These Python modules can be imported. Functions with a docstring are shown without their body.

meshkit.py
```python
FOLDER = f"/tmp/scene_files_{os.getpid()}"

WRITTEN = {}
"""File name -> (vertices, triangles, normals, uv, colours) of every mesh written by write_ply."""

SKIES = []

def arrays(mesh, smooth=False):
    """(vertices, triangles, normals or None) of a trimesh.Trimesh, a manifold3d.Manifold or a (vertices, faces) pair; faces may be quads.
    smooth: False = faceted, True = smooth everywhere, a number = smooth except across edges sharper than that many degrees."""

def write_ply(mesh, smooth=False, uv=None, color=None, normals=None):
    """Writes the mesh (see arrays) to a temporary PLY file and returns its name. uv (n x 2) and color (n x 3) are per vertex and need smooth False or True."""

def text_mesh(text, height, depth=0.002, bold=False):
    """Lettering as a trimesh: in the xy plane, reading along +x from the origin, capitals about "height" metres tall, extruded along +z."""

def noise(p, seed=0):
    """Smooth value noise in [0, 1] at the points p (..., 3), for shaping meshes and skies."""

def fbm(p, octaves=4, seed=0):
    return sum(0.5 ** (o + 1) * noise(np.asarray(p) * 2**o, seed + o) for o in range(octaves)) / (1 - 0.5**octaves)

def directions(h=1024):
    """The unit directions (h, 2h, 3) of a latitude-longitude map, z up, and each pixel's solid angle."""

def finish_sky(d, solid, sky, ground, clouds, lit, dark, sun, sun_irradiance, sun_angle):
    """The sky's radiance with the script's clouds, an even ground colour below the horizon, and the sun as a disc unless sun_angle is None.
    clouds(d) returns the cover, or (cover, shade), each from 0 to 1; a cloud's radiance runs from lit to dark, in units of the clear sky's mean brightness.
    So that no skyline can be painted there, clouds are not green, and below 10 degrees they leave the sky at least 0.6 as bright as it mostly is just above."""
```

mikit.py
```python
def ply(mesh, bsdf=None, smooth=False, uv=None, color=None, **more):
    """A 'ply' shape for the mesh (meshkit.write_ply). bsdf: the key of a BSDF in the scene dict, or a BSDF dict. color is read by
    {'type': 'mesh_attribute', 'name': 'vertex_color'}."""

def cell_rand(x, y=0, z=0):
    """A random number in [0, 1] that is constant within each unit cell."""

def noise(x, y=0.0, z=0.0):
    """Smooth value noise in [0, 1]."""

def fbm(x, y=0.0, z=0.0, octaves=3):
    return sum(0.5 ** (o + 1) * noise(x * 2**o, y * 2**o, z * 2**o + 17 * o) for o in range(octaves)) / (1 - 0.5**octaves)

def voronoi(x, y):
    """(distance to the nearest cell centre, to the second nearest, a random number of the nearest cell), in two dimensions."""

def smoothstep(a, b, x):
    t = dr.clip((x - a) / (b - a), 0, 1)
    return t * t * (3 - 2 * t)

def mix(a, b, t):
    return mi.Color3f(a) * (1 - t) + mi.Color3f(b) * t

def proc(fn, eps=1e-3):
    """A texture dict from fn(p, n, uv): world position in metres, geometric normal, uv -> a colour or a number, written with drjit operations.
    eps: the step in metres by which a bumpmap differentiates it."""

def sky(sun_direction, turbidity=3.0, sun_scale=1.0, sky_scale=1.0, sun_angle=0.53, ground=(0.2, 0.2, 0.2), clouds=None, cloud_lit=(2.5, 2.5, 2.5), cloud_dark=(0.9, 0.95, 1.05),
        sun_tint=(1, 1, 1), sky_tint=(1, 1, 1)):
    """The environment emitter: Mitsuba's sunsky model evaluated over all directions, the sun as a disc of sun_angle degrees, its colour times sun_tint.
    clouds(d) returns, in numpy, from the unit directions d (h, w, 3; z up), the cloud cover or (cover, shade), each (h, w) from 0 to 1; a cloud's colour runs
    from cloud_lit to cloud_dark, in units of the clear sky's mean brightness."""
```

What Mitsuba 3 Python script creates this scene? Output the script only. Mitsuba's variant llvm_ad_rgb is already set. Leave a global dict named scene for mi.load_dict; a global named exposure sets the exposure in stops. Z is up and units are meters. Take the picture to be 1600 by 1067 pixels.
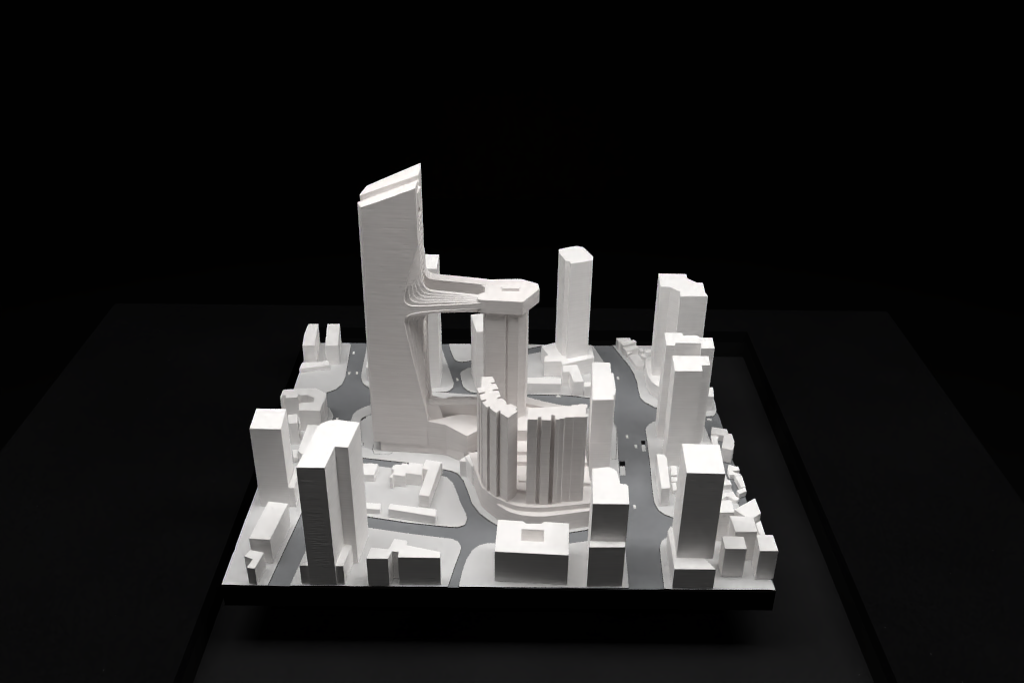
import math
import drjit as dr
import manifold3d
import mitsuba as mi
import numpy as np
import trimesh
from scipy.interpolate import PchipInterpolator
from shapely.geometry import Polygon, box
from shapely.ops import unary_union
import meshkit
import mikit

# ------------------------------------------------------------------ camera, lamps, exposure
CAMERA_POSE = [[-0.99994, -0.01026, 0.00348, 0.00763], [-0.00202, 0.49221, 0.87047, -0.78967], [-0.01065, 0.87042, -0.4922, 0.75169], [0.0, 0.0, 0.0, 1.0]]
exposure = 0.0
scene, labels = {}, {}
scene['camera'] = {'type': 'perspective', 'fov': 2 * math.degrees(math.atan(800 / 1527.9)), 'fov_axis': 'x', 'near_clip': 0.05, 'far_clip': 30.0,
                   'to_world': mi.ScalarTransform4f(CAMERA_POSE)}
T = mi.ScalarTransform4f
# two soft boxes of the studio, both well outside the picture: the big one over the model, a weak one behind the camera
LAMP_C, LAMP_S, LAMP_L = (0.06, 0.11, 1.15), (2.1, 0.40), 7.1
FILL_C, FILL_S, FILL_L = (0.0, -1.7, 1.5), (0.8, 0.5), 1.0
def soft_box(key, c, size, level, aim, label):
    scene[key] = {'type': 'rectangle', 'to_world': T().look_at(origin=list(c), target=list(aim), up=[0, 1, 0.1]).scale([size[0] / 2, size[1] / 2, 1]),
                  'emitter': {'type': 'area', 'radiance': {'type': 'rgb', 'value': [level, level * 0.985, level * 0.965]}},
                  'bsdf': {'type': 'diffuse', 'reflectance': {'type': 'rgb', 'value': 0.6}}}
    labels[key] = {'label': label, 'category': 'lamp'}
soft_box('soft_box', LAMP_C, LAMP_S, LAMP_L, (LAMP_C[0], LAMP_C[1], 0), 'large overhead soft box lamp hanging above the city model')
soft_box('soft_box_001', FILL_C, FILL_S, FILL_L, (0, 0.2, 0.05), 'weak soft box lamp standing behind the camera')

# ------------------------------------------------------------------ materials
def layer_relief(p, n, uv):
    """relief of the printed layers: long level streaks, only on upright faces"""
    a = mikit.noise(p.x * 45, p.y * 45, p.z * 950)
    b = mikit.noise(p.x * 14 + 7, p.y * 14, p.z * 300)
    c = mikit.noise(p.x * 210, p.y * 210, p.z * 1300)
    side = dr.select(dr.abs(n.z) < 0.12, mi.Float(1.0), mi.Float(0.0))
    return (0.6 * a + 0.22 * b + 0.3 * c) * side

def streak(p, n):
    """tone of the single print layers, upright faces only"""
    a = mikit.noise(p.x * 24 + 3, p.y * 24, p.z * 620)
    b = mikit.noise(p.x * 90, p.y * 90, p.z * 900 + 50)
    return dr.select(dr.abs(n.z) < 0.3, 0.6 * a + 0.4 * b, mi.Float(0.5))

def print_tint(p, n, uv):
    m = mikit.fbm(p.x * 30, p.y * 30, p.z * 60)
    return mikit.mix((0.885, 0.872, 0.860), (0.915, 0.905, 0.896), m) * (0.93 + 0.10 * streak(p, n))

def ivory_tint(p, n, uv):
    m = mikit.fbm(p.x * 30, p.y * 30, p.z * 60)
    return mikit.mix((0.735, 0.705, 0.688), (0.765, 0.737, 0.722), m) * (0.92 + 0.13 * streak(p, n))

def paper_tint(p, n, uv):
    m = mikit.fbm(p.x * 18, p.y * 18, 3.0)
    g = mikit.noise(p.x * 900, p.y * 900)
    top = mikit.mix((0.59, 0.59, 0.59), (0.63, 0.63, 0.627), 0.7 * m + 0.3 * g)
    return dr.select(n.z > 0.5, top, mi.Color3f(0.05, 0.046, 0.043))     # the cut edge is scorched

def road_tint(p, n, uv):
    m = mikit.fbm(p.x * 14 + 5, p.y * 14, 8.0)
    g = mikit.noise(p.x * 700, p.y * 700)
    top = mikit.mix((0.182, 0.190, 0.200), (0.21, 0.217, 0.226), 0.75 * m + 0.25 * g)
    return dr.select(n.z > 0.5, top, mi.Color3f(0.03, 0.03, 0.03))

def felt_tint(p, n, uv):
    m = mikit.fbm(p.x * 9, p.y * 9, 1.0)
    g = mikit.noise(p.x * 420, p.y * 420, p.z * 420)
    return mikit.mix((0.0024, 0.0024, 0.0026), (0.0050, 0.0050, 0.0053), 0.5 * m + 0.5 * g)

scene['printed_white'] = {'type': 'twosided', 'bsdf': {'type': 'bumpmap', 'arbitrary': {**mikit.proc(layer_relief, 2e-4)}, 'scale': 0.00025,
                          'bsdf': {'type': 'principled', 'base_color': mikit.proc(print_tint), 'roughness': 0.6, 'specular': 0.35}}}
scene['printed_ivory'] = {'type': 'twosided', 'bsdf': {'type': 'bumpmap', 'arbitrary': {**mikit.proc(layer_relief, 2e-4)}, 'scale': 0.00025,
                          'bsdf': {'type': 'principled', 'base_color': mikit.proc(ivory_tint), 'roughness': 0.6, 'specular': 0.35}}}
scene['pavement_card'] = {'type': 'twosided', 'bsdf': {'type': 'principled', 'base_color': mikit.proc(paper_tint), 'roughness': 0.7, 'specular': 0.3}}
scene['road_card'] = {'type': 'twosided', 'bsdf': {'type': 'principled', 'base_color': mikit.proc(road_tint), 'roughness': 0.48, 'specular': 0.5}}
scene['black_felt'] = {'type': 'twosided', 'bsdf': {'type': 'principled', 'base_color': mikit.proc(felt_tint), 'roughness': 0.9, 'specular': 0.0}}
def cloth_tint(p, n, uv):
    m = mikit.fbm(p.x * 12, p.y * 12, 4.0)
    g = mikit.noise(p.x * 500, p.y * 500, p.z * 500)
    return mikit.mix((0.0062, 0.0062, 0.0066), (0.0115, 0.0115, 0.0122), 0.5 * m + 0.5 * g)
scene['black_cloth'] = {'type': 'twosided', 'bsdf': {'type': 'principled', 'base_color': mikit.proc(cloth_tint), 'roughness': 0.8, 'specular': 0.06}}
scene['black_board'] = {'type': 'twosided', 'bsdf': {'type': 'diffuse', 'reflectance': {'type': 'rgb', 'value': 0.007}}}
scene['lint_white'] = {'type': 'diffuse', 'reflectance': {'type': 'rgb', 'value': 0.16}}

# ------------------------------------------------------------------ helpers
def put(key, mesh, mat='printed_white', smooth=False, label=None, category=None, group=None, kind=None):
    if key.startswith(('linked_towers', 'crescent_block')):
        mat = 'printed_ivory'
    k, i = key, 0
    while k in scene:
        i += 1
        k = f'{key}_{i:03d}'
    scene[k] = mikit.ply(mesh, mat, smooth=smooth)
    note(k, label, category, group, kind)
    return k

def note(k, label=None, category=None, group=None, kind=None):
    d = {a: b for a, b in (('label', label), ('category', category), ('group', group), ('kind', kind)) if b}
    if d:
        labels[k] = {**labels.get(k, {}), **d}

def ring_inset(r, b):
    """each corner of a closed outline moved inwards by b (the inside is on the left)"""
    a, c = np.roll(r, 1, 0), np.roll(r, -1, 0)
    d1, d2 = r - a, c - r
    d1 = d1 / np.maximum(np.linalg.norm(d1, axis=1, keepdims=True), 1e-9)
    d2 = d2 / np.maximum(np.linalg.norm(d2, axis=1, keepdims=True), 1e-9)
    n1, n2 = np.stack([-d1[:, 1], d1[:, 0]], 1), np.stack([-d2[:, 1], d2[:, 0]], 1)
    m = n1 + n2
    k = (m * n1).sum(1, keepdims=True)
    return r + b * m / np.maximum(k, 0.45)

def signed(r):
    x, y = r[:, 0], r[:, 1]
    return 0.5 * np.sum(x * np.roll(y, -1) - np.roll(x, -1) * y)

def block(poly, z0, z1, bevel=0.0005, foot=0.0006, holes=(), hole_floor=None):
    """an upright printed solid in metres: softened top edge, a hair of a groove at the foot"""
    rings = []
    for i, r in enumerate([poly, *holes]):
        r = np.asarray(r, float)
        if (signed(r) > 0) != (i == 0):
            r = r[::-1]
        rings.append(r)
    V, F, base = [], [], 0
    caps = {'top': [], 'bot': []}
    for i, r in enumerate(rings):
        n = len(r)
        top = ring_inset(r, bevel)
        mid = ring_inset(r, bevel * 0.29)
        bot = ring_inset(r, foot)
        lo = z0 if i == 0 or hole_floor is None else hole_floor
        lv = [(bot, lo), (bot, lo + foot * 1.2), (r, lo + foot * 1.25), (r, z1 - bevel), (mid, z1 - bevel * 0.29), (top, z1)]
        for p, z in lv:
            V.append(np.c_[p, np.full(n, z)])
        j = np.arange(n)
        k = (j + 1) % n
        for s in range(len(lv) - 1):
            a, b = base + s * n, base + (s + 1) * n
            F += [np.c_[a + j, a + k, b + k], np.c_[a + j, b + k, b + j]]
        caps['top'].append((top, base + (len(lv) - 1) * n))
        caps['bot'].append((bot, base))
        base += n * len(lv)
    for side in ('top', 'bot'):
        rr = caps[side]
        if side == 'bot' and hole_floor is not None:
            rr = rr[:1]
        tri = np.array(manifold3d.triangulate([p for p, _ in rr]))
        idx = np.concatenate([np.arange(len(p)) + o for p, o in rr])
        F.append(idx[tri] if side == 'top' else idx[tri][:, ::-1])
    if hole_floor is not None:
        for p, o in caps['bot'][1:]:
            tri = np.array(manifold3d.triangulate([p[::-1]]))
            F.append((o + np.arange(len(p))[::-1])[tri])
    return trimesh.Trimesh(np.vstack(V), np.vstack(F), process=False)

def sheet(shape, z0, z1):
    """a flat card cut to a shapely outline, metres"""
    ms = []
    for g in getattr(shape, 'geoms', [shape]):
        if g.geom_type != 'Polygon' or g.area < 1e-7:
            continue
        m = trimesh.creation.extrude_polygon(g, z1 - z0)
        m.apply_translation([0, 0, z0])
        ms.append(m)
    return trimesh.util.concatenate(ms)

def join(*ms):
    return trimesh.util.concatenate(list(ms))

PLAN = {   # roof height above the ground sheet, outline (all in mm)
    'b1': (32.9,[[-284.8,530.5],[-278.7,463.7],[-296.8,463.3],[-300.5,497.0],[-300.5,517.4],[-300.0,530.2]]),
    'b2': (32.9,[[-252.1,531.2],[-252.0,531.2],[-244.5,465.1],[-263.4,463.3],[-271.2,530.8]]),
    'b3': (7.4,[[-261.5,460.5],[-259.3,449.4],[-299.4,439.0],[-298.4,457.0]]),
    'b3box': (8.9,[[-260.2,461.1],[-256.4,449.0],[-263.2,447.5],[-268.0,459.6]]),
    'b4': (32.6,[[-256.8,347.3],[-240.0,334.5],[-238.4,324.0],[-239.3,321.6],[-239.1,312.6],[-240.2,311.4],[-241.3,291.6],[-269.1,292.0],[-272.4,308.8],[-253.2,312.1],[-254.4,322.2],[-264.1,329.5],[-273.6,328.4],[-274.7,330.6],[-277.3,330.7],[-276.6,323.3],[-292.1,321.5],[-293.9,328.3],[-298.4,328.5],[-298.5,321.3],[-300.5,322.3],[-300.5,330.4],[-300.2,342.3]]),
    'b5': (33.2,[[-269.1,282.2],[-265.2,261.9],[-275.7,259.5],[-281.5,280.0]]),
    'b5s': (24.9,[[-267.0,283.0],[-264.1,272.9],[-266.3,272.3],[-268.9,282.9]]),
    'b6': (112.8,[[-253.6,174.0],[-251.2,131.9],[-287.3,132.7],[-289.0,174.1]]),
    'b7': (34.2,[[-243.9,96.3],[-251.1,34.3],[-274.4,35.9],[-267.4,99.9]]),
    'b8': (23.5,[[-256.9,25.4],[-261.4,0.6],[-264.2,0.6],[-270.2,1.8],[-266.8,14.8],[-277.0,19.4],[-272.9,29.6]]),
    'b9': (8.4,[[-261.8,236.7],[-259.6,219.8],[-264.3,219.8],[-269.4,237.2]]),
    'b10': (38.8,[[-119.3,15.7],[-114.7,32.6],[-100.6,29.5],[-100.9,22.5],[-63.0,12.1],[-63.0,2.7],[-107.7,3.0],[-107.9,11.3],[-115.1,12.3],[-118.3,0.6],[-141.1,0.6],[-138.3,18.1]]),
    'b11': (42.3,[[26.0,59.6],[29.0,55.9],[46.4,55.8],[48.9,59.0],[77.0,56.6],[73.9,4.7],[-5.0,9.5],[-2.3,61.9]],[[24.1,46.4],[48.7,45.0],[48.0,25.8],[23.4,27.2]]),
    'B': (157.6,[[-197.2,58.5],[-195.7,71.9],[-191.9,79.2],[-185.1,84.6],[-176.3,86.4],[-151.3,81.3],[-157.1,35.5],[-171.0,37.0],[-175.4,0.6],[-204.0,0.6]]),
    'Bpod': (26.5,[[-172.3,38.4],[-162.2,37.5],[-166.8,2.1],[-213.6,2.4]]),
    'Brear': (20.0,[[-241.0,275.9],[-231.8,214.0],[-251.7,211.8],[-257.4,218.7],[-256.0,276.6]]),
    'b12low': (55.9,[[96.7,12.6],[134.0,11.7],[133.1,2.9],[94.9,2.3]]),
    'b12': (105.6,[[119.2,76.4],[124.7,72.1],[127.3,68.3],[128.2,53.0],[128.2,47.1],[135.1,46.0],[136.8,42.8],[134.9,12.6],[96.9,12.6],[100.5,73.2]]),
    'b13pod': (28.2,[[188.8,63.0],[193.1,70.5],[231.6,0.6],[187.3,0.6]]),
    'b13': (142.2,[[235.0,68.8],[231.5,17.5],[191.9,18.5],[194.7,70.1]]),
    'b14': (40.4,[[267.7,39.4],[267.1,19.5],[243.8,19.5],[244.1,40.0]]),
    'b15': (40.8,[[300.5,42.6],[300.5,16.4],[280.3,16.1],[282.5,42.4]]),
    'b16': (42.1,[[284.9,71.1],[284.0,45.7],[259.8,45.4],[258.7,72.6]]),
    'b17': (28.0,[[299.6,122.4],[300.5,99.6],[300.5,94.6],[285.7,82.9],[271.2,101.1]]),
    'b19': (20.0,[[300.5,92.0],[300.5,64.8],[294.6,63.1],[293.7,86.0]]),
    'b18': (41.3,[[266.5,100.9],[265.4,79.7],[237.7,78.5],[244.1,101.2]]),
    'h1': (6.9,[[298.0,211.9],[300.5,212.1],[300.5,204.0],[300.3,204.4],[291.5,202.6],[293.9,198.8],[300.5,197.0],[300.5,196.6],[298.8,193.5],[292.4,193.1],[291.6,194.8],[286.3,194.8],[286.0,206.9],[288.9,216.0]]),
    'h2': (8.5,[[300.5,191.6],[300.5,168.7],[295.1,168.4],[293.3,181.6],[291.6,190.0]]),
    'h3': (7.2,[[300.5,169.8],[300.5,161.6],[290.8,156.5],[288.8,162.9]]),
    'h4': (7.4,[[284.1,183.8],[284.7,174.4],[272.3,172.4],[277.2,182.7]]),
    'h5': (5.0,[[284.9,163.3],[286.2,155.1],[289.9,150.6],[286.7,146.5],[282.5,147.2],[278.0,153.8],[275.1,154.4],[267.5,148.5],[269.4,158.9]]),
    'h6': (10.0,[[300.5,290.2],[300.5,280.7],[293.7,275.7],[277.6,281.4],[281.3,295.5]]),
    'h6b': (6.0,[[290.0,281.4],[284.9,272.7],[284.2,260.5],[276.3,260.4],[278.4,283.7]]),
    'h7': (21.1,[[296.5,264.4],[300.5,263.7],[300.5,246.0],[299.3,243.8],[299.4,240.2],[294.5,227.7],[281.4,232.4],[289.3,259.5]]),
    'h8': (24.2,[[294.7,372.5],[292.1,348.8],[283.2,348.6],[290.0,372.4]]),
    'r1': (13.5,[[185.4,531.2],[195.8,531.2],[196.4,525.9],[179.6,517.6],[176.7,517.6],[174.0,530.0]]),
    'r2': (12.0,[[201.7,528.0],[204.5,522.0],[183.1,508.9],[179.8,518.8]]),
    'r3': (11.0,[[203.6,513.6],[206.3,504.7],[195.3,498.4],[193.6,495.4],[186.6,495.3],[181.9,504.2]]),
    'r4': (8.0,[[195.0,500.6],[195.3,496.3],[187.4,489.6],[187.3,499.7]]),
    'r5': (7.9,[[203.6,492.3],[210.4,465.3],[209.1,457.6],[198.2,455.3],[189.8,485.5]]),
    'r6': (8.0,[[212.5,509.1],[212.8,501.0],[207.4,499.4],[208.1,509.0]]),
    'r7': (5.1,[[226.3,511.9],[225.5,502.2],[215.7,500.5],[216.1,510.2]]),
    'r8': (6.0,[[215.4,495.0],[216.3,487.1],[213.7,483.5],[210.4,486.3],[209.1,494.2]]),
    'T1pod': (21.0,[[291.0,463.0],[291.0,366.0],[232.0,366.0],[219.0,378.7],[211.1,391.3],[207.8,409.5],[208.5,436.4],[210.3,460.0],[210.3,460.0]]),
    'T1': (163.0,[[255.3,448.1],[254.8,434.2],[265.4,421.8],[274.0,421.3],[272.2,390.5],[274.0,380.4],[236.8,379.5],[238.5,393.2],[227.3,406.8],[213.9,408.2],[216.5,449.7]]),
    'T2': (143.4,[[231.9,313.4],[231.4,306.0],[235.9,307.1],[248.3,307.4],[252.9,301.9],[268.3,301.8],[267.3,289.3],[266.3,275.1],[249.4,273.5],[251.1,287.0],[218.9,287.5],[217.3,280.2],[206.4,280.7],[208.4,313.7]]),
    'T3': (142.4,[[255.6,256.3],[253.8,234.7],[243.5,234.1],[242.1,220.5],[208.7,219.8],[210.4,256.6]]),
    'b20': (27.0,[[205.2,208.9],[205.0,203.6],[206.8,203.7],[202.4,141.4],[191.9,139.9],[194.7,209.6]]),
    'k1': (8.0,[[221.7,210.3],[219.8,192.4],[212.2,191.2],[214.3,211.4]]),
    'k2': (6.0,[[219.7,190.6],[218.7,181.8],[211.5,180.6],[212.2,190.5]]),
    'k3': (6.7,[[216.6,178.7],[215.4,163.3],[210.9,162.6],[210.4,177.6]]),
    'b21': (118.2,[[137.1,279.3],[136.0,254.0],[138.7,253.5],[138.7,235.6],[138.5,215.7],[136.5,203.5],[134.4,202.2],[134.2,192.7],[108.4,191.5],[114.1,279.9]]),
    'b22pod': (25.8,[[78.7,493.3],[131.9,485.5],[133.7,449.4],[85.7,427.7],[85.0,437.5],[60.1,436.4],[61.0,451.1],[66.9,452.8],[56.8,481.4]]),
    'b22': (179.4,[[91.2,498.6],[103.8,503.8],[113.4,500.0],[125.5,466.9],[124.2,455.4],[92.8,443.3],[91.4,451.9],[85.9,453.3],[78.2,479.3],[77.8,491.1]]),
    'b24': (24.1,[[107.8,430.7],[114.4,384.7],[99.9,383.3],[95.5,411.7],[85.8,410.6],[86.2,428.1]]),
    'b25': (16.8,[[130.1,396.2],[129.2,384.0],[115.1,382.9],[116.1,394.5]]),
    'b26': (17.2,[[83.5,404.9],[82.8,388.9],[22.3,389.4],[22.3,405.8]]),
    'b27': (188.9,[[-89.7,448.0],[-90.3,402.5],[-117.1,401.8],[-121.2,449.0]]),
    'b28': (23.5,[[-182.1,434.5],[-179.6,413.2],[-198.1,417.9],[-198.3,434.1]]),
    'b29': (98.2,[[-27.2,446.6],[-18.3,394.1],[-37.0,392.8],[-46.8,442.9]]),
    'b30': (10.5,[[-168.3,206.0],[-166.9,207.3],[-154.9,204.9],[-157.5,182.7],[-180.2,183.5],[-179.0,207.1]]),
    'b31': (17.3,[[-133.9,193.6],[-130.4,196.1],[-124.7,194.7],[-123.9,198.4],[-117.3,198.1],[-115.8,194.9],[-114.8,200.2],[-97.4,196.7],[-97.4,174.6],[-117.2,178.4],[-117.6,171.9],[-132.4,174.5],[-132.4,168.0],[-136.7,169.6],[-134.8,175.0],[-132.4,179.4],[-132.5,183.7],[-136.3,187.1]]),
    'b32': (17.6,[[-73.7,201.1],[-74.1,197.1],[-75.7,197.4],[-85.2,132.8],[-97.6,135.3],[-90.8,185.0],[-97.6,186.9],[-96.4,195.8],[-94.5,205.8]]),
    'b33': (7.4,[[-143.0,131.4],[-142.8,120.2],[-167.5,122.1],[-168.9,132.6]]),
    'b34': (12.1,[[-74.7,115.5],[-75.7,102.8],[-132.1,115.5],[-131.3,125.0]]),
    'm1': (29.3,[[-36.5,204.8],[-29.0,208.7],[-27.8,172.2],[-30.6,177.3],[-36.1,177.9],[-45.2,197.8]]),
    'm2': (23.4,[[-45.3,205.4],[-42.9,194.6],[-51.4,195.6],[-51.5,198.2]]),
    'CL': (147.7,[[-10.8,194.4],[-7.7,182.0],[-12.0,181.1],[-11.7,178.6],[-6.8,178.4],[-3.5,167.6],[-10.2,165.6],[-9.9,162.7],[-3.4,163.5],[-0.7,151.6],[-4.5,148.5],[-4.3,145.7],[0.5,147.6],[6.2,139.7],[5.8,135.8],[6.7,134.0],[10.6,136.4],[18.5,129.1],[16.3,124.6],[18.7,121.3],[7.8,107.8],[-0.8,117.7],[-0.5,121.4],[-1.9,122.5],[-5.0,117.0],[-12.5,126.2],[-12.7,129.7],[-13.9,130.5],[-16.0,128.1],[-21.6,138.6],[-17.1,142.3],[-17.3,144.7],[-22.8,143.0],[-25.0,154.2],[-18.8,158.0],[-19.3,160.5],[-26.1,158.3],[-28.6,168.6],[-23.7,170.8],[-23.8,193.1]]),
    'CR': (148.0,[[30.2,127.9],[46.8,129.1],[61.6,130.9],[72.5,132.0],[78.6,132.5],[78.9,128.7],[79.4,134.6],[84.8,134.7],[89.6,136.9],[97.2,136.1],[97.0,130.0],[95.6,129.1],[94.8,117.2],[96.1,116.6],[95.8,111.3],[91.7,110.5],[81.1,110.5],[80.1,109.8],[70.8,109.6],[69.9,107.0],[64.7,106.9],[64.2,105.4],[60.2,104.7],[59.6,113.0],[56.3,115.1],[55.0,103.5],[44.9,103.9],[44.5,109.8],[41.1,109.7],[40.2,104.4],[29.3,104.8]]),
    'b6an': (28.4,[[-251.5,174.5],[-244.7,174.5],[-244.7,132.5],[-251.5,132.5]]),
}
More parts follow.
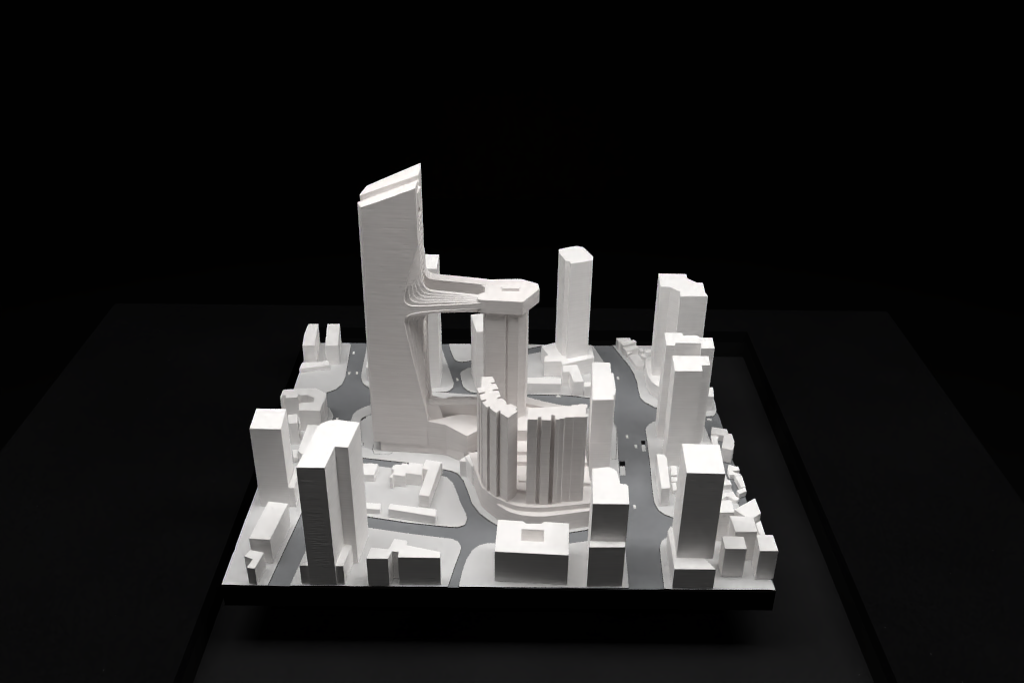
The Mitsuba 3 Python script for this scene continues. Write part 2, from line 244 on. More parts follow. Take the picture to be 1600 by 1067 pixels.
PAVEMENTS = {
    'P1': [[-240.8,529.6],[-239.6,529.3],[-239.2,528.7],[-236.3,523.8],[-236.0,522.8],[-230.6,426.4],[-232.6,409.3],[-238.7,396.4],[-239.4,395.5],[-251.4,385.9],[-276.4,376.8],[-300.0,373.8],[-300.0,528.8]],
    'P2': [[-270.4,358.2],[-269.5,358.1],[-244.1,350.4],[-243.1,349.7],[-240.1,346.3],[-236.8,339.5],[-232.4,330.3],[-231.4,325.6],[-236.8,117.5],[-249.9,0.0],[-300.0,0.0],[-300.0,355.6]],
    'P5': [[-225.3,0.0],[-225.6,0.6],[-225.7,1.4],[-219.8,50.0],[-211.7,106.8],[-211.5,107.6],[-210.4,108.3],[-209.6,108.3],[-155.5,96.3],[-102.8,85.7],[-55.6,77.9],[-54.7,77.6],[-48.6,73.6],[-47.7,72.6],[-44.4,65.6],[-44.2,64.5],[-44.5,56.9],[-49.9,31.5],[-55.1,1.8],[-55.4,1.1],[-56.2,0.4],[-115.9,0.0]],
    'P6': [[-197.5,225.9],[-196.6,226.6],[-195.3,226.6],[-174.9,217.5],[-156.3,214.5],[-139.2,211.0],[-75.3,196.6],[-68.5,193.2],[-67.7,192.5],[-59.8,181.8],[-54.6,165.5],[-48.4,142.5],[-41.0,122.5],[-39.3,114.1],[-39.3,113.1],[-41.3,103.6],[-41.7,102.8],[-42.3,102.3],[-49.1,98.6],[-50.4,98.4],[-61.1,99.0],[-110.2,106.0],[-158.2,116.2],[-207.6,122.8],[-208.3,123.7],[-208.4,124.5]],
    'P7': [[-206.3,316.7],[-205.3,331.8],[-205.1,332.7],[-200.8,341.5],[-193.8,349.7],[-183.6,355.9],[-168.8,379.3],[-168.3,379.9],[-167.5,380.2],[-96.9,391.5],[-23.1,382.7],[26.9,385.3],[33.7,380.9],[56.7,369.7],[80.0,360.9],[88.4,359.0],[137.1,349.6],[138.0,349.2],[138.5,348.5],[151.0,319.4],[152.6,317.7],[152.8,317.1],[154.6,309.5],[155.1,300.7],[150.5,230.5],[146.6,140.7],[146.3,139.6],[135.8,121.3],[135.2,120.6],[101.6,96.4],[100.8,96.0],[73.8,89.1],[72.8,89.0],[7.6,98.8],[-4.8,103.6],[-13.7,111.4],[-25.1,124.1],[-34.4,142.0],[-40.6,165.3],[-46.7,186.5],[-54.7,200.9],[-55.2,201.5],[-64.3,206.7],[-74.3,210.0],[-121.9,222.9],[-178.6,232.2],[-179.8,232.8],[-191.4,245.2],[-192.0,246.4]],
    'P8': [[-5.3,70.8],[80.0,71.9],[135.3,84.0],[136.2,84.0],[136.8,83.7],[137.4,83.0],[142.7,71.7],[142.9,70.6],[142.8,55.7],[140.8,2.2],[139.9,1.4],[139.2,1.3],[-41.7,0.5],[-42.6,0.6],[-43.4,1.6],[-43.5,2.4],[-40.9,24.1],[-37.2,43.1],[-31.2,58.8],[-30.7,59.6],[-23.4,67.1],[-22.6,67.6],[-14.1,71.1],[-13.0,71.2]],
    'P9': [[-96.9,530.9],[-96.3,529.7],[-95.5,517.8],[-74.5,430.4],[-71.3,413.4],[-71.6,404.5],[-71.9,403.5],[-75.7,396.0],[-76.4,395.2],[-80.7,392.0],[-81.9,391.6],[-103.2,391.8],[-151.0,390.5],[-190.7,399.9],[-191.8,400.5],[-201.0,409.9],[-201.5,410.7],[-206.2,423.1],[-208.4,436.6],[-211.3,531.2],[-97.3,531.2]],
    'P10': [[63.7,530.9],[63.7,529.7],[62.7,528.8],[-48.6,480.3],[-59.2,476.0],[-64.7,475.7],[-66.0,476.1],[-71.3,479.2],[-75.3,487.4],[-80.1,505.0],[-85.5,531.2],[63.5,531.2]],
    'P11': [[-61.8,430.6],[-62.1,431.5],[-63.3,440.1],[-62.6,445.4],[-62.3,446.3],[-59.1,451.6],[-53.4,457.2],[34.4,498.8],[58.7,508.9],[96.3,529.8],[97.5,530.1],[132.6,530.5],[137.7,529.2],[138.3,528.9],[139.0,527.9],[151.0,482.5],[161.9,417.8],[161.8,416.6],[148.2,380.4],[147.7,379.7],[146.4,379.2],[122.8,379.8],[97.4,385.3],[83.8,386.6],[32.4,387.7],[-37.0,389.9],[-45.6,392.1],[-46.7,392.7],[-51.8,397.8],[-56.9,405.2],[-57.3,406.0],[-59.4,416.1]],
    'P12': [[300.0,402.2],[300.0,358.5],[296.3,343.7],[292.2,337.3],[291.6,336.7],[290.7,336.4],[279.6,335.6],[244.4,341.7],[214.0,356.5],[201.1,369.5],[200.6,370.2],[196.1,380.5],[195.9,381.4],[195.1,400.9],[195.7,421.6],[193.6,445.7],[189.4,467.4],[178.2,502.4],[169.2,531.2],[297.6,531.2]],
    'P13': [[194.3,85.2],[197.9,90.8],[199.0,91.6],[199.8,91.6],[215.3,88.3],[216.5,88.6],[217.1,89.8],[207.9,114.8],[205.0,119.3],[204.5,119.8],[196.2,124.8],[190.1,132.0],[189.6,133.0],[186.4,147.0],[187.0,167.6],[190.6,225.1],[193.2,282.7],[193.5,300.8],[195.7,307.8],[200.8,315.9],[207.6,321.5],[208.3,321.8],[209.1,321.9],[273.4,313.8],[274.3,313.5],[274.8,313.0],[275.0,312.1],[299.1,1.7],[298.7,0.4],[298.1,0.0],[179.7,0.0],[179.3,0.3],[178.9,1.6],[180.5,35.0],[182.6,66.8],[185.9,77.1],[186.5,78.1]],
}
CARS = {'c1': (-228.6, 500.2, 92.0), 'c2': (-226.5, 440.1, 92.0), 'c3': (-215.2, 441.0, 92.0), 'c4': (-66.9, 426.2, 104.0), 'c5': (79.3, 382.7, -7.0), 'c6': (168.9, 434.5, 92.0), 'c7': (167.1, 285.0, 89.0), 'c8': (176.5, 263.5, 96.0), 'c9': (161.5, 138.7, 93.0), 'c10': (284.6, 327.4, -15.0), 'c11': (-225.4, 320.1, 92.0)}

def outline(k):
    return np.array(PLAN[k][1], float) / 1000

def solid(k, z0=0.0, **kw):
    return block(outline(k), z0 - 0.0003, PLAN[k][0] / 1000, **kw)

# ------------------------------------------------------------------ the setting: backdrop, table, board, roads, pavements
DEPTH = 0.5312
def quad(a, b, c, d):
    return trimesh.Trimesh([a, b, c, d], [[0, 1, 2], [0, 2, 3]], process=False)

put('backdrop', quad((-6, 3.2, -1), (6, 3.2, -1), (6, 3.2, 4), (-6, 3.2, 4)), 'black_board', kind='structure', label='plain black studio backdrop behind the table')
put('floor', quad((-6, -3, -0.8), (6, -3, -0.8), (6, 3.19, -0.8), (-6, 3.19, -0.8)), 'black_board', kind='structure', label='black studio floor around the table')
TT, TF = -0.036, -0.085                      # table top, floor of the sunk middle
well = box(-0.327, -0.35, 0.407, 0.645)
outer = box(-0.678, -0.60, 0.668, 0.724)
top = sheet(outer.difference(well), TT - 0.02, TT)
put('table__top', top, 'black_felt')
put('table__sunk_panel', sheet(well.buffer(-0.0005, join_style=2), TF - 0.02, TF), 'black_cloth', label='sunk middle panel of the black table')
put('table__side_board', sheet(well.buffer(0.02, join_style=2).difference(well), TF - 0.019, TT - 0.0205), 'black_board')
note('table', 'matt black display table with a sunk middle panel under the city model', 'table')

board = box(-0.300, 0.0, 0.300, DEPTH)
put('model_board__board', sheet(board, -0.030, -0.0032), 'black_board')
put('model_board__foot', sheet(box(-0.25, 0.05, 0.25, DEPTH - 0.05), TF, -0.0302), 'black_board')
note('model_board', 'thick black board carrying the white city model', 'board')

edge_rng = np.random.default_rng(11)
def ragged(a, b, step, depth):
    a, b = np.array(a, float), np.array(b, float)
    n = int(np.linalg.norm(b - a) / step)
    t = np.sort(np.r_[0, edge_rng.uniform(0.01, 0.99, n)])
    nrm = np.array([-(b - a)[1], (b - a)[0]]) / np.linalg.norm(b - a)
    return [a + (b - a) * q + nrm * edge_rng.uniform(0.0, depth) ** 1.0 * edge_rng.integers(0, 2) for q in t]
card = Polygon(ragged((-0.3, 0), (0.3, 0), 0.020, 0.0008) + ragged((0.3, 0), (0.3, DEPTH), 0.011, 0.0019) + ragged((0.3, DEPTH), (-0.3, DEPTH), 0.03, 0.0006) + ragged((-0.3, DEPTH), (-0.3, 0), 0.022, 0.0010)).buffer(0)
plates = {k: Polygon(np.array(v) / 1000).intersection(card) for k, v in PAVEMENTS.items()}
from shapely.geometry import LineString
ramps = {'ramp': [(184.0, 253.4), (188.8, 253.8), (190.3, 277.7), (185.2, 277.6)], 'ramp_001': [(150.3, 201.8), (156.9, 201.9), (159.1, 231.6), (151.7, 231.4)]}
ramps = {k: Polygon(np.array(v) / 1000) for k, v in ramps.items()}
trench = Polygon(np.array([(-193.2, 319.3), (-189.9, 325.6), (-186.8, 326.5), (-183.7, 296.2), (-181.6, 268.7), (-184.9, 268.7), (-191.1, 303.7)]) / 1000)
seams = [[(-188.8, 326.2), (-179.7, 333.0), (-170, 338)], [(-183, 268.9), (-181.5, 260), (-184.5, 256)], [(-168.5, 262), (-168.1, 249.6), (-164.9, 240.7), (-145.9, 239.3), (-141.5, 244.6)],
         [(152.6, 320), (154.4, 300.5), (152.2, 270), (147.5, 234)], [(149.6, 234.5), (143.0, 234.2)]]
seams = unary_union([LineString(np.array(q) / 1000).buffer(0.00028, cap_style=2) for q in seams])
land = unary_union([p.buffer(0.00035) for p in plates.values()])
holes = unary_union(list(ramps.values()))
put('road', sheet(card.buffer(-0.0002, join_style=2).difference(land).difference(holes), -0.0031, -0.0010), 'road_card', kind='structure', label='grey card roads of the city model')
for k, p in plates.items():
    put('pavement', sheet(p.difference(holes.buffer(0.0003)).difference(trench).difference(seams), -0.0031, 0.0), 'pavement_card', kind='structure', label='pale grey card pavement of a city block')
for k, p in ramps.items():
    c = np.array(p.exterior.coords)[:4]
    f = lambda i, j, t: c[i] + (c[j] - c[i]) * t
    q = [(*c[0], -0.0012), (*c[1], -0.0012), (*f(1, 2, .74), -0.0030), (*f(0, 3, .74), -0.0030)]
    put('ramp', trimesh.Trimesh(q, [[0, 1, 2], [0, 2, 3]], process=False), 'pavement_card', kind='structure', label='pale ramp going down through the road')
put('ramp', sheet(trench.buffer(0.0002), -0.0031, -0.0024), 'pavement_card', kind='structure', label='sunken ramp beside the foot of the tallest tower')

# ------------------------------------------------------------------ the landmark: slab tower, sky bridge, round-cornered tower and podium
ORIGIN = np.array([-0.16489, 0.24619])
ANG = math.radians(-4.003)
EU, EV = np.array([math.cos(ANG), math.sin(ANG)]), np.array([-math.sin(ANG), math.cos(ANG)])
def W(p):
    """local (u along the tower, v away from the front, z), millimetres -> world metres"""
    p = np.asarray(p, float)
    xy = ORIGIN + p[:, :1] / 1000 * EU + p[:, 1:2] / 1000 * EV
    return np.c_[xy, p[:, 2] / 1000]

def wxy(uv):
    return W(np.c_[np.asarray(uv, float), np.zeros(len(uv))])[:, :2]

def local_block(uv, z0, z1, **kw):
    return block(wxy(uv), z0 / 1000, z1 / 1000, **kw)

def roof_z(u):
    return 337.8 + (u - 3.3) * 25.0 / 63.7

def slab_prism(foot, top, z0, zt, lower=0.0):
    """upright slab with a sloping roof; foot and top are lists of (u, v)"""
    f, t = np.array(foot, float), np.array(top, float)
    n = len(f)
    tz = roof_z(t[:, 0]) - lower
    bev = ring_inset(t, 0.6) if signed(t) > 0 else ring_inset(t[::-1], 0.6)[::-1]
    v = np.vstack([np.c_[f, np.full(n, z0)], np.c_[t, tz - 0.6], np.c_[bev, tz]])
    j, k = np.arange(n), (np.arange(n) + 1) % n
    F = []
    for s in (0, 1):
        F += [np.c_[s * n + j, s * n + k, (s + 1) * n + k], np.c_[s * n + j, (s + 1) * n + k, (s + 1) * n + j]]
    tri = np.array(manifold3d.triangulate([bev if signed(bev) > 0 else bev[::-1]]))
    idx = np.arange(n) if signed(bev) > 0 else np.arange(n)[::-1]
    F.append(2 * n + idx[tri])
    F.append(idx[tri][:, ::-1])
    F = np.vstack(F)
    m = trimesh.Trimesh(W(v), F, process=False)
    return m

A0 = [(67.0, 362.8), (67.2, 296.7), (62.3, 279), (57.0, 262.1), (51.3, 240.8), (49.0, 231), (48.3, 223.6), (49.4, 219.4), (52.5, 216.6), (60.2, 214.8), (81.0, 216.5), (119.7, 220.6), (142.0, 223.0)]
A5 = [(66.4, 362.4), (67.0, 296.7), (67.2, 279), (67.5, 262), (68.2, 248), (69.4, 241.6), (71.4, 236.6), (73.9, 233.5), (77.0, 231.7), (81.4, 230.7), (92, 229.9), (120, 227.9), (142.0, 226.2)]
B0 = [(142.0, 215.5), (131, 214.9), (106.7, 212.7), (80.8, 209.6), (67.7, 207.5), (54.6, 203.7), (48.5, 197.5), (46.9, 192.3), (51.8, 160.7), (61.8, 107.2), (68.6, 67.4), (70.8, 51.1), (69.6, 15.0)]
B5 = [(142.0, 204.0), (131, 203.2), (106.7, 201.5), (89.0, 200.3), (79.5, 198.9), (74, 196.9), (70.5, 193.5), (68.3, 187), (66.9, 154), (67.1, 104), (67.8, 72), (70.5, 52), (78, 44.0)]
def dense(c, m=90):
    c = np.array(c, float)
    t = np.arange(len(c))
    f = PchipInterpolator(t, c)
    return f(np.linspace(0, len(c) - 1, m))

def loft(c0, c5, wfun, depth=14.0, steps=6):
    """the terraced throat: level bands that run together into one smooth face"""
    a, b = dense(c0), dense(c5)
    w = wfun(a)[:, None]
    rows = []
    for k in range(steps):
        for s, st in ((k / steps, k / (steps - 1)), ((k + 0.5) / steps, k / (steps - 1)), ((k + 1) / steps - 1e-3, k / (steps - 1))):
            t = (1 - w) * s + w * st ** 0.85
            uz = a * (1 - t) + b * t
            rows.append(np.c_[uz[:, :1], np.full(len(a), depth * s), uz[:, 1:]])
    m, n = len(rows), len(a)
    V = W(np.vstack(rows))
    i, j = np.meshgrid(np.arange(m - 1), np.arange(n - 1), indexing='ij')
    q = (i * n + j).ravel()
    F = np.vstack([np.c_[q, q + 1, q + n + 1], np.c_[q, q + n + 1, q + n]])
    return trimesh.Trimesh(V, F, process=False)

def face_v(uz, v):
    """flat upright face at depth v from an outline in (u, z)"""
    uz = np.array(uz, float)
    tri = np.array(manifold3d.triangulate([uz if signed(uz) > 0 else uz[::-1]]))
    uz = uz if signed(uz) > 0 else uz[::-1]
    return trimesh.Trimesh(W(np.c_[uz[:, 0], np.full(len(uz), v), uz[:, 1]]), tri, process=False)

def sm(x, a, b):
    t = np.clip((x - a) / (b - a), 0, 1)
    return t * t * (3 - 2 * t)

up0, lo0, up5, lo5 = dense(A0), dense(B0), dense(A5), dense(B5)
TOWER = 'linked_towers'
# front slab: the plain body, then the flat front with its throat
body = slab_prism([(0, 1.2), (25, 0), (46, 0), (46, 13), (54, 13), (54, 28), (-7.6, 26)], [(3.3, 1.2), (25, 0), (46, 0), (46, 13), (54, 13), (54, 28), (-5.5, 25)], 15, 0)
front = face_v(np.vstack([[(46, 15.0)], lo0[::-1], up0[::-1], [(46, roof_z(46))]]), 0.0)
roof_patch = trimesh.Trimesh(W([(46, 0, roof_z(46)), (67, 0, roof_z(67)), (66.0, 14, roof_z(66.0)), (46, 14, roof_z(46))]), [[0, 1, 2], [0, 2, 3]], process=False)
inner = face_v(np.vstack([[(64, 60.0)], lo5[::-1][8:], up5[::-1], [(64, roof_z(64))]]), 14.0)
upper = loft(A0, A5, lambda a: sm(-a[:, 1], -244, -226), depth=11.0, steps=6)
arm_top = trimesh.Trimesh(W(np.vstack([np.c_[up5[:, 0], np.full(len(up5), 10.9), up5[:, 1]], np.c_[up5[:, 0], np.full(len(up5), 14.2), up5[:, 1]]])),
                          np.vstack([np.c_[np.arange(89), np.arange(1, 90), np.arange(91, 180)], np.c_[np.arange(89), np.arange(91, 180), np.arange(90, 179)]]), process=False)
lower = loft(B0, B5, lambda a: 0.62 * sm(-a[:, 1], -206, -197) * sm(a[:, 1], 45, 95))
under = trimesh.Trimesh(W([(46, 0, 15), (70, 0, 15), (70, 14, 15), (46, 14, 15)]), [[0, 2, 1], [0, 3, 2]], process=False)
put(TOWER + '__front_slab', join(body, front, roof_patch, inner, upper, arm_top, lower, under), smooth=32, label='front slab of the tallest tower with terraced throat running into the bridge')
# a thin rib along the lower edge of the bridge
rr = lo0[(lo0[:, 1] > 200)]
rib = []
for k in range(len(rr) - 1):
    (u0, z0), (u1, z1) = rr[k], rr[k + 1]
    h0 = 1.3 * min(1, (142 - u0) / 60)
    h1 = 1.3 * min(1, (142 - u1) / 60)
    rib.append(trimesh.convex.convex_hull(W([(u0, -0.9 * h0, z0), (u0, 1, z0), (u0, -0.9 * h0, z0 - h0 - .1), (u0, 1, z0 - h0 - .1), (u1, -0.9 * h1, z1), (u1, 1, z1), (u1, -0.9 * h1, z1 - h1 - .1), (u1, 1, z1 - h1 - .1)])))
put(TOWER + '__bridge_rib', join(*rib))
# core between the slabs with its strip of slots
core = slab_prism([(-4.5, 28), (54.0, 28), (54, 46), (-6, 46)], [(-2.5, 28), (54, 28), (54, 46), (-5, 46)], 15, 0, lower=9.0)
side = slab_prism([(56, 12), (67.0, 12), (67.0, 15.5), (56, 15.5)], [(56, 12), (66.4, 12), (66.3, 15.5), (56, 15.5)], 40, 0, lower=2.0)
cap = slab_prism([(53, 13.9), (66.3, 13.9), (65.4, 28.2), (53, 28.2)], [(53, 13.9), (66.2, 13.9), (65.0, 28.2), (53, 28.2)], 338, 0)
side2 = slab_prism([(54, 37), (66.9, 37), (66.3, 46), (54, 46)], [(54, 37), (64.9, 37), (63.6, 46), (56, 46)], 40, 0, lower=5)
put(TOWER + '__core', join(core, side, side2, cap))
bars = []
def bar(za, zb):
    return trimesh.convex.convex_hull(W([(u, v, q) for u in (54.5, 67.3) for v in (15.2, 37.5) for q in (za, zb)]))
bars.append(bar(roof_z(62) - 9.5, 333.0))
for q in [320.5] + [320.5 - 7.6 * k for k in range(1, 36)]:
    if q > 62:
        bars.append(bar(q - 2.0, q))
bars.append(bar(40, 60))
put(TOWER + '__slot_bars', join(*bars), kind='stuff', label='strip of small slots up the right edge of the tallest tower')
# rear slab and its arm
rear = slab_prism([(-9, 46), (63, 46), (62.7, 61), (60, 86), (58.7, 92), (-6, 77), (-10, 52)], [(-7, 46), (63, 46), (62.7, 61), (60, 86), (58.7, 92), (-5, 76), (-8.1, 50)], 12, 0, lower=-0.8)
RA = [(62, 275), (66.2, 262), (66.6, 244), (68.4, 238.0), (71.9, 233.9), (76, 232.4), (85.7, 231.5), (110, 230), (134, 228.4), (144, 227.6)]
RB = [(144, 203.5), (106, 201.3), (86, 199.5), (76, 196.5), (71, 192), (68.5, 186), (66.6, 154), (66.6, 104), (67.5, 72), (69, 60), (62, 56)]
ra = np.vstack([dense(RA, 50), dense(RB, 50)])
def prism_v(uz, v0, v1):
    uz = np.array(uz, float)
    if signed(uz) < 0:
        uz = uz[::-1]
    n = len(uz)
    tri = np.array(manifold3d.triangulate([uz]))
    V = W(np.vstack([np.c_[uz[:, 0], np.full(n, v0), uz[:, 1]], np.c_[uz[:, 0], np.full(n, v1), uz[:, 1]]]))
    j, k = np.arange(n), (np.arange(n) + 1) % n
    return trimesh.Trimesh(V, np.vstack([tri, tri[:, ::-1] + n, np.c_[j, j + n, k + n], np.c_[j, k + n, k]]), process=False)
arm = prism_v(ra, 39, 55.5)
put(TOWER + '__rear_slab', rear, smooth=30, label='rear slab of the tallest tower with slanted roof')
put(TOWER + '__bridge_arm', arm, smooth=30, label='rear arm of the sky bridge')
# front arm roof: from the throat to the head
fa = np.array([q for q in up5 if q[0] > 66.5 and q[1] < 262])
tops = []
for k in range(len(fa) - 1):
    (u0, z0), (u1, z1) = fa[k], fa[k + 1]
# head over the second tower
HEAD = [(141.0, 0.0), (189.5, -0.6), (207.3, 35.5), (204.8, 50), (183.0, 61), (140.5, 55.5), (133.5, 53), (133.5, 41.0), (141.0, 34.3), (142.2, 21.5), (135.0, 14.6), (135.0, 1.5)]
hp = Polygon(HEAD).buffer(-1.6).buffer(3.2, quad_segs=3).buffer(-1.6).simplify(0.1)
head = local_block(list(hp.exterior.coords)[:-1], 209.5, 227.4, bevel=0.0009, foot=0.0002)
put(TOWER + '__bridge_head', head, smooth=30, label='angular head of the sky bridge resting on the second tower')
put(TOWER + '__roof_box', local_block([(163, 25), (183, 26.5), (182.3, 38), (162.3, 36.5)], 227.0, 231.2, bevel=0.0004))
T2 = [(141.5, 9), (144.5, 3.5), (169.3, 2.6), (169.6, 5.0), (172.1, 5.0), (172.4, 2.5), (184.5, 2.5), (193.6, 10), (194.4, 46), (190, 53.5), (145, 53.5), (141.5, 48)]
put(TOWER + '__second_tower', local_block(T2, 58, 209.7, bevel=0.0002), label='second tower with chamfered corners under the bridge head')
# podium pieces
plinth = local_block([(8, 2.0), (36, 2.0), (71, 1.8), (94, 0), (118.5, -14.5), (131, -5), (129, 60), (100, 60), (60, 80), (8, 70)], -0.3, 15.2, bevel=0.0001)
put(TOWER + '__plinth', plinth)
wt = np.array([(-94.3, 241.7, 51), (-70.9, 237.6, 48.5), (-43.5, 221.3, 43), (-31.6, 230.8, 44), (-12, 247, 45), (-12, 272, 45), (-33, 270.2, 45), (-59, 262.8, 47)]) / 1000
wb_ = wt.copy()
wb_[:, 2] = 0.015
nw = len(wt)
jw, kw_ = np.arange(nw), (np.arange(nw) + 1) % nw
wtop = np.array([[0, 1, 7], [1, 6, 7], [1, 2, 6], [2, 3, 6], [3, 5, 6], [3, 4, 5]])
wing = trimesh.Trimesh(np.vstack([wt, wb_]), np.vstack([wtop, wtop[:, ::-1] + nw, np.c_[jw + nw, kw_ + nw, kw_], np.c_[jw + nw, kw_, jw]]), process=False)
put(TOWER + '__podium_wing', wing, smooth=20, label='pointed podium wing in front of the tallest tower')
rear_arm = local_block([(60, 46.5), (68, 46.3), (87, 37.9), (89.8, 41), (95.6, 44.4), (128.6, 47.3), (192, 50), (192, 30), (131, 28), (82.2, 23.2), (60, 23)], 15, 62, bevel=0.0006)
put(TOWER + '__podium_arm', rear_arm, label='rear arm of the podium')
saddle = trimesh.convex.convex_hull(W([(60, 23.5, 61.9), (82, 23.5, 61.9), (60, 23.5, 15), (82, 23.5, 15), (60, 15, 47), (87, 15, 44), (60, 12, 43), (92, 10, 40.5), (92, 10, 15), (60, 10, 15), (90, 18, 15)]))
put(TOWER + '__podium_saddle', saddle, smooth=40)
def wb(q, z0, z1, **kw):
    return block(np.array(q) / 1000, z0 / 1000, z1 / 1000, **kw)
S = [wb([(-18, 209), (102, 209), (90, 256), (74, 257), (57, 264), (31, 274), (-18, 274)], -.3, 61),
     wb([(30, 263.5), (57.4, 253), (76, 248.5), (89.5, 247.5), (89.5, 255), (74, 260), (52.5, 268.2), (31.3, 278)], 20, 65.8),
     wb([(-20, 186.3), (104, 186.3), (103, 208.9), (-18, 208.9)], -.3, 45.5),
     wb([(-24, 172.2), (105, 172.2), (104, 186.2), (-21, 186.2)], -.3, 40.5),
     wb([(-28, 172), (-18, 148), (-4, 134), (9, 128), (18.5, 125.5), (29, 122.6), (60, 123), (80, 131), (97.6, 139), (106.5, 138.6), (106, 172)], -.3, 35)]
put(TOWER + '__podium', join(*S), smooth=30, label='stepped podium behind the curved towers')
put(TOWER + '__podium_box', wb([(21.5, 139), (38, 138.5), (38, 152), (21, 152)], 34.5, 37.5))
note(TOWER, 'tallest white tower of two slanted slabs joined by a sky bridge to a second tower', 'building')

# ------------------------------------------------------------------ the crescent
CP = [(-41, 206), (-33.3, 175.4), (-27, 150), (-22.8, 136.5), (-14.8, 125.6), (-9.5, 119.5), (-1.9, 113.2), (7, 107.4), (17, 102), (25.8, 99.8), (44.4, 98.5), (57, 99.7), (69.5, 101.4), (82, 103.6), (106, 107.6), (108, 150), (60, 170), (-20, 200)]
LG = [(-4.3, 112.8), (5.8, 102.4), (12.1, 98.2), (19.6, 94.9), (27, 92.6), (35.7, 91.3), (50.6, 91.0), (69.4, 94.7), (106, 102.5), (106.5, 125), (60, 125), (10, 118)]
put('crescent_block__podium', wb(CP, -.3, 30), smooth=30)
put('crescent_block__ledge', wb(LG, -.3, 23.2), smooth=30)
put('crescent_block__curved_tower', solid('CL', 0.0296, bevel=0.0004), label='left curved tower with a notched comb-like outline')
put('crescent_block__curved_tower', solid('CR', 0.0296, bevel=0.0004), label='right curved tower with deep upright grooves')
note('crescent_block', 'pair of curved ribbed white towers on a rounded podium in the centre', 'building')

# ------------------------------------------------------------------ all the other buildings
def building(name, k, label, parts=(), group=None, cat='building', **kw):
    if name in ('house', 'court_block', 'edge_block'):
        kw = {'bevel': 0.00025, 'foot': 0.0004, **kw}
    """one building; parts: (part name, plan key, foot height in mm)"""
    if not parts:
        return put(name, solid(k, **kw), label=label, category=cat, group=group)
    root = name
    i = 0
    while any(q == root or q.startswith(root + '__') for q in scene):
        i += 1
        root = f'{name}_{i:03d}'
    for pn, pk, z0 in parts:
        put(root + '__' + pn, solid(pk, z0 / 1000, **kw))
    note(root, label, cat, group)
    return root

building('slab_block', 'b1', 'leftmost of the two narrow slabs at the back left corner, with a cut corner')
building('slab_block', 'b2', 'right one of the two narrow slabs at the back left corner, beside the road')
building('low_block', None, 'low long block with a small roof box in front of the two back left slabs', [('block', 'b3', 0), ('roof_box', 'b3box', 0)])
building('courtyard_block', 'b4', 'white courtyard block with an open bent court at the left edge')
building('small_block', None, 'small upright block behind the square left tower', [('block', 'b5', 0), ('side_block', 'b5s', 0)])
building('square_tower', None, 'square white tower at the left edge with a low annex on its right', [('shaft', 'b6', 0), ('annex', 'b6an', 0)])
building('oblong_block', 'b7', 'oblong white block in front of the square left tower')
building('angled_block', 'b8', 'small L-shaped block at the front left corner')
building('low_block', 'b9', 'tiny low block squeezed between the two left towers')
building('notched_tower', None, 'tall white tower at the front left with a notched corner and a stepped podium', [('shaft', 'B', 0), ('podium', 'Bpod', 0), ('rear_wing', 'Brear', 0)])
building('stepped_block', 'b10', 'broad front block with a slit between two wings, right of the front left tower')
put('courtyard_hall', block(outline('b11'), -0.0003, PLAN['b11'][0] / 1000, holes=[np.array(PLAN['b11'][2]) / 1000], hole_floor=0.020),
    label='wide white hall at the front with a square hole in its roof', category='building')
building('stepped_tower', None, 'stepped white tower at the front between the hall and the wide road', [('shaft', 'b12', 0), ('podium', 'b12low', 0)])
building('podium_tower', None, 'tall dark-faced tower on a podium at the front right, beside the wide road', [('shaft', 'b13', 27.5), ('podium', 'b13pod', 0)])
building('corner_block', 'b14', 'small upright block right of the front right tower, second from the corner')
building('corner_block', 'b15', 'upright block standing at the front right corner of the board')
building('corner_block', 'b16', 'square block just behind the two front right corner blocks')
building('turned_block', 'b17', 'turned square block at the right edge with its corner facing left')
building('turned_block', 'b19', 'small turned block at the right edge, half hidden behind the corner block')
building('corner_block', 'b18', 'block behind the front right tower, showing at its right side')
building('house', 'h1', 'tiny U-shaped house at the right edge, open to the right', cat='house')
building('house', 'h2', 'tiny long slanted house at the right edge', cat='house')
building('house', 'h3', 'tiny square house at the right edge below the long slanted one', cat='house')
building('house', 'h4', 'tiny flat house touching the right side of the front right tower', cat='house')
building('house', 'h5', 'tiny low winding row of houses behind the turned square block', cat='house')
building('court_block', None, 'low L-shaped block at the right edge by the side road', [('bar', 'h6', 0), ('wing', 'h6b', 0)])
building('edge_block', 'h7', 'upright many-sided block at the right edge behind the front right tower')
building('edge_block', 'h8', 'small upright block at the right edge next to the notched tower pair')
building('house', 'r1', 'rearmost small house in the back right row', cat='house')
building('house', 'r2', 'second small house from the back in the back right row', cat='house')
building('house', None, 'third small house from the back, with a lower front step', [('block', 'r3', 0), ('step', 'r4', 0)], cat='house')
building('house', 'r5', 'frontmost flat-roofed house of the back right row', cat='house')
building('house', 'r6', 'tiny rounded house between the back right row and the tall back right tower', cat='house')
building('house', 'r7', 'tiny low house against the left side of the tall back right tower', cat='house')
building('house', 'r8', 'tiny house at the top of the curved podium on the back right', cat='house')
building('curved_podium_tower', None, 'tall back right tower with a stepped outline on a curved podium', [('shaft', 'T1', 20.5), ('podium', 'T1pod', 0)])
building('notched_slab', 'T2', 'many-cornered white tower on the right, in front of the tall back right tower')
building('notched_slab', 'T3', 'white tower with one notched corner on the right, front one of the pair')
building('long_slab', 'b20', 'long low slab standing along the wide road left of the front right tower')
building('house', 'k1', 'rearmost tiny house right of the long low slab', cat='house')
building('house', 'k2', 'middle tiny house right of the long low slab', cat='house')
building('house', 'k3', 'frontmost tiny house right of the long low slab', cat='house')
building('slender_tower', 'b21', 'slender white tower right of the curved towers, beside the wide road')
building('back_tower', None, 'tall white tower at the back on a low podium, left of the wide road', [('shaft', 'b22', 25.3), ('podium', 'b22pod', 0)])
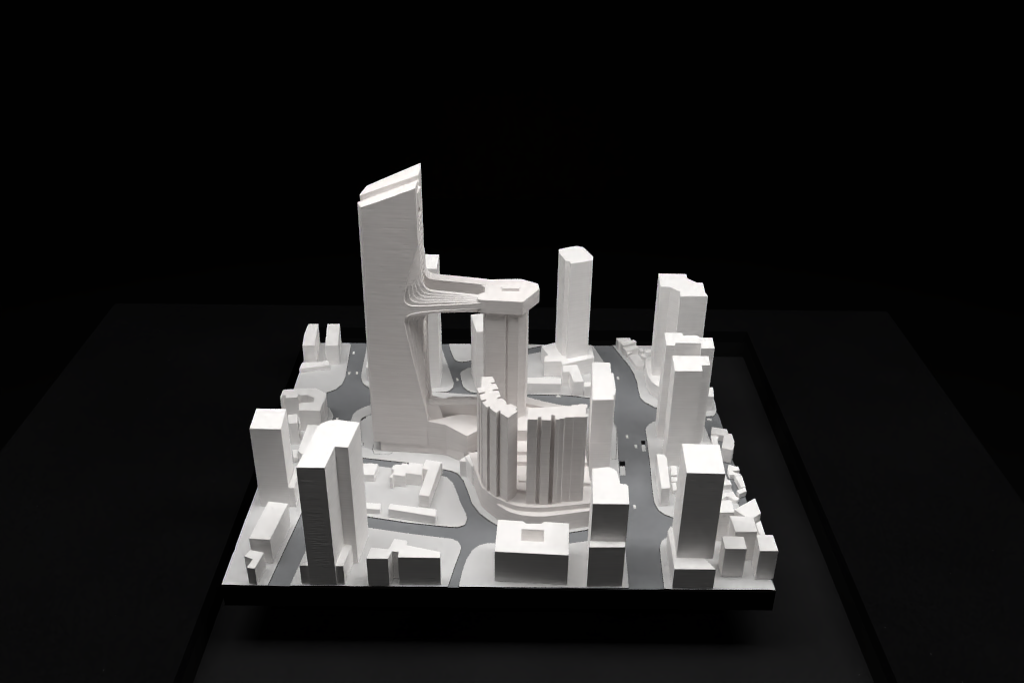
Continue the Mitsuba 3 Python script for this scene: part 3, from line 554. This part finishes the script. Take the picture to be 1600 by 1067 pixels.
building('bent_block', 'b24', 'bent white block in front of the podium of the tall back tower')
building('small_block', 'b25', 'small block right of the bent block, half hidden by the slender tower')
building('bar_block', 'b26', 'long low bar along the road behind the second tower')
building('back_slab', 'b27', 'tall slab just behind the tallest tower, showing at its right side')
building('low_block', 'b28', 'low block behind the tallest tower, showing at its left side')
building('back_slab', 'b29', 'narrow white slab behind the second tower, showing at its left side')
building('low_block', 'b30', 'low block beside the right wall of the front left tower')
building('terrace_block', 'b31', 'low block with a stepped, jagged outline in the middle of the left centre plot')
building('corner_bar', 'b32', 'low L-shaped bar at the right end of the jagged block')
building('low_block', 'b33', 'short low bar touching the front left tower, behind the front road')
building('bar_block', 'b34', 'long low bar along the front road in the left centre plot')
building('gate_block', 'm1', 'small upright block against the left side of the crescent podium')
building('gate_block', 'm2', 'smallest block left of the crescent podium, in front of the podium wing')

# ------------------------------------------------------------------ cars
def car(L=6.2, Wd=3.0):
    body = trimesh.convex.convex_hull(np.array([(sx * L / 2, sy * Wd / 2, z) for sx in (-1, 1) for sy in (-1, 1) for z in (0.1, 1.1)] + [(sx * L / 2 * .93, sy * Wd / 2 * .86, 1.35) for sx in (-1, 1) for sy in (-1, 1)]))
    cab = trimesh.convex.convex_hull(np.array([(x, sy * Wd * .42, 1.3) for x in (-L * .36, L * .22) for sy in (-1, 1)] + [(x, sy * Wd * .34, 2.2) for x in (-L * .27, L * .1) for sy in (-1, 1)]))
    m = join(body, cab)
    m.apply_scale(0.001)
    return m
car_dict = mikit.ply(car(), 'printed_white')
TEXT = {'c1': 'white model car nearest the back edge on the left road', 'c2': 'left one of two white model cars side by side on the left road', 'c3': 'right one of two white model cars side by side on the left road',
        'c4': 'white model car on the narrow road behind the sky bridge', 'c5': 'white model car on the cross road in front of the long low bar', 'c6': 'white model car farthest back on the wide right road',
        'c7': 'white model car on the wide right road, beside the slender tower', 'c8': 'white model car next to the small ramp on the wide right road', 'c9': 'white model car nearest the front on the wide right road',
        'c10': 'white model car on the side road at the right edge', 'c11': 'white model car just behind the roof of the front left tower'}
for k, (x, y, a) in CARS.items():
    key = 'car' if 'car' not in scene else f'car_{sum(q.startswith("car") for q in scene) - 1:03d}'
    while key in scene:
        key = f'car_{int(key[-3:]) + 1:03d}' if key != 'car' else 'car_001'
    scene[key] = {**car_dict, 'to_world': T().translate([x / 1000, y / 1000, -0.0010]).rotate([0, 0, 1], a)}
    labels[key] = {'label': TEXT[k], 'category': 'car', 'group': 'white model cars on the grey roads'}

# ------------------------------------------------------------------ lint on the black table
rng = np.random.default_rng(5)
bits = []
for i in range(90):
    x, y = rng.uniform(-0.66, 0.66), rng.uniform(-0.5, 0.71)
    inside = -0.327 < x < 0.407 and y < 0.645
    if -0.31 < x < 0.31 and -0.02 < y < 0.55:
        continue
    b = trimesh.creation.box((rng.uniform(.4, 1.3) / 1000, rng.uniform(.25, .5) / 1000, .0002))
    b.apply_transform(trimesh.transformations.rotation_matrix(rng.uniform(0, 3.1), [0, 0, 1]))
    b.apply_translation([x, y, (TF if inside else TT) + .0002])
    bits.append(b)
put('lint', join(*bits), 'lint_white', kind='stuff', label='scattered specks of pale lint on the black table')
